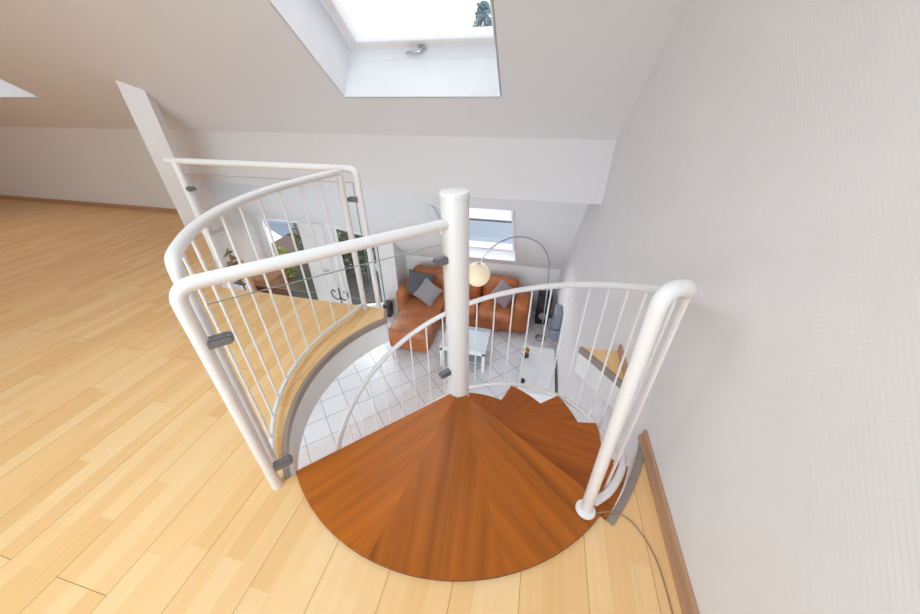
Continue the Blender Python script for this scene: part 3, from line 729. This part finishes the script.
for y0, y1 in ((0.08, 0.37), (0.39, 0.68), (0.70, 0.97)):
    bm = rbox((0.25, -0.15, y0), (0.262, 0.19, y1), 0.003, 1); d = link('drawer', bm, M_woodd, ch)
    bm = bmesh.new(); lathe(bm, [(0.008, 0), (0.014, 0.012), (0.010, 0.02)], 10); bm.transform(Matrix.Translation((0.262, 0.02, (y0+y1)/2)) @ Matrix.Rotation(PI/2, 4, 'Y')); link('knob', bm, M_brass, d, True)
bm = rbox((-0.02, -0.01, 0), (0.02, 0.03, 1.5), 0.004, 1)
bm.transform(Matrix.Rotation(-0.12, 4, 'Y'))
o = link('wooden_pole', bm, M_wood, None, False, (-4.53, 4.02, LZ)); tag(o, 'oak coloured pole leaning in front of the tall white cabinet', 'pole')

def leaves(bm, centre, rad, n, size, rng, shell=0.55):
    c = Vector(centre)
    for _ in range(n):
        d = Vector((rng.gauss(0, 1), rng.gauss(0, 1), rng.gauss(0, 1))).normalized()*(shell + (1-shell)*rng.random())
        p = c + Vector((d.x*rad[0], d.y*rad[1], d.z*rad[2]))
        a_ = Vector((rng.gauss(0, 1), rng.gauss(0, 1), rng.gauss(0, 1))).normalized(); b_ = a_.orthogonal().normalized()
        s = size*(0.6+0.8*rng.random())
        v = [bm.verts.new(x) for x in (p - a_*s, p + b_*s*0.45, p + a_*s, p - b_*s*0.45)]; bm.faces.new(v)
rng = random.Random(3)
pl = empty('potted_plant', 'dark leaved potted plant in front of the tall white cabinet', 'plant', (-4.60, 3.78, LZ))
bm = bmesh.new(); lathe(bm, [(0.09, 0), (0.12, 0.22), (0.11, 0.22), (0.10, 0.2)], 20); link('pot', bm, M_tabw, pl, True)
bm = bmesh.new(); tube(bm, [(0, 0, 0.18), (0.02, 0.02, 0.8), (0.0, 0.0, 1.7)], 0.012, 6); link('stem', bm, M_woodd, pl)
bm = bmesh.new(); leaves(bm, (0, 0, 1.45), (0.08, 0.08, 0.40), 60, 0.07, rng, 0.2); link('foliage', bm, M_darkleaf, pl)
# climbing plant stand by the door : curly iron candle stand
st = empty('candle_stand', 'dark curly iron stand in front of the white terrace door', 'stand', (-3.45, 4.68, LZ))
bm = bmesh.new(); lathe(bm, [(0.11, 0), (0.11, 0.012), (0.02, 0.03)], 20); link('foot', bm, M_dark, st, True)
bm = bmesh.new(); tube(bm, [(0, 0, 0.02), (0, 0, 0.75)], 0.012, 8); link('stem', bm, M_dark, st)
for s in (-1, 1):
    bm = bmesh.new(); tube(bm, smooth([(0, 0, 0.55), (s*0.07, 0, 0.5), (s*0.15, 0, 0.55), (s*0.17, 0, 0.65), (s*0.12, 0, 0.70), (s*0.09, 0, 0.66)]), 0.012, 8); link('scroll', bm, M_dark, st, True)

# ------------------------------------------------------------------ outside
bm = bmesh.new(); sheet(bm, [-60, 40], [-40, 80], [], lambda u, v: (u, v, -5.5)); struct(link('ground', bm, M_ground))
bm = bmesh.new(); box(bm, (-9.5, 5.05, -2.7), (-2.7, 6.9, -2.52)); struct(link('terrace', bm, M_terr))
def bush(name, label, loc, rad, n, size, m, seed):
    r = random.Random(seed); e = empty(name, label, 'bush', loc)
    bm = bmesh.new(); leaves(bm, (0, 0, rad[2]), rad, n, size, r, 0.35); link('foliage', bm, m, e)
    bm = bmesh.new()
    for k in range(4):
        a_ = k*PI/2 + .3; tube(bm, [(0.03*math.cos(a_), 0.03*math.sin(a_), 0), (rad[0]*.45*math.cos(a_), rad[1]*.45*math.sin(a_), rad[2]*1.3)], 0.012, 5)
    link('stems', bm, M_woodd, e)
bush('bush', 'yellow green bush outside the left terrace window', (-5.85, 6.05, -2.52), (0.32, 0.32, 0.40), 700, 0.06, M_leafy, 5)
bush('hedge', 'dark green hedge outside the tall bay window', (-4.6, 6.55, -2.52), (1.25, 0.28, 0.80), 2600, 0.07, M_hedge, 9)
hs = empty('neighbour_house', 'dark brown neighbouring house with snow covered roof beyond the left window', 'house', (-10.2, 7.6, -5.5))
bm = bmesh.new(); box(bm, (-1.8, -1.0, 0), (1.8, 1.2, 2.6))
for y in (-1.0, 1.2):
    bm.faces.new([bm.verts.new(p) for p in ((-1.8, y, 2.6), (1.8, y, 2.6), (0, y, 3.75))])
link('wall', bm, M_facade, hs)
bm = bmesh.new()
for s in (-1, 1):
    pts = [(s*2.0, -1.2, 2.58), (s*2.0, 1.35, 2.58), (0, 1.35, 3.82), (0, -1.2, 3.82)]
    a_ = [bm.verts.new(p) for p in pts]; b_ = [bm.verts.new((x, yy, z+0.10)) for x, yy, z in pts]; bm.faces.new(a_); bm.faces.new(b_[::-1])
    for i in range(4): bm.faces.new([a_[i], a_[(i+1) % 4], b_[(i+1) % 4], b_[i]])
link('roof', bm, M_snow, hs)
bm = bmesh.new(); box(bm, (1.85, 0.2, 0), (3.1, 2.2, 2.75)); link('annex', bm, M_facade, hs)
bb = empty('neighbour_building', 'pale blue grey building behind the snowy roof', 'building', (-14, 19, -5.5))
bm = bmesh.new(); box(bm, (-8, -2, 0), (5, 3, 7)); link('wall', bm, M_bluew, bb)
for i in range(5):
    bm = bmesh.new(); box(bm, (-7+i*2.4, -2.03, 3.2), (-5.9+i*2.4, -2.0, 4.8)); link('window', bm, M_dark, bb)
tr = empty('conifer', 'tall blue green conifer seen through the large roof window', 'tree', (-5.25, 30, -5.5))
bm = bmesh.new(); tube(bm, [(0, 0, 0), (0, 0, 12)], [0.18, 0.03], 8); link('trunk', bm, M_woodd, tr)
bm = bmesh.new(); r = random.Random(11)
for i in range(46):
    z = 2.5 + 9.8*i/46; w = 0.2 + (12.6-z)*0.36
    for k in range(12):
        a_ = r.random()*2*PI; tip = Vector((math.cos(a_)*w, math.sin(a_)*w, z - 0.1*w)); 
        for j in range(7):
            p = Vector((0, 0, z+0.1)).lerp(tip, 0.25+0.75*j/6)
            leaves(bm, p, (0.14, 0.14, 0.10), 2, 0.13, r, 0.2)
link('foliage', bm, M_conif, tr)
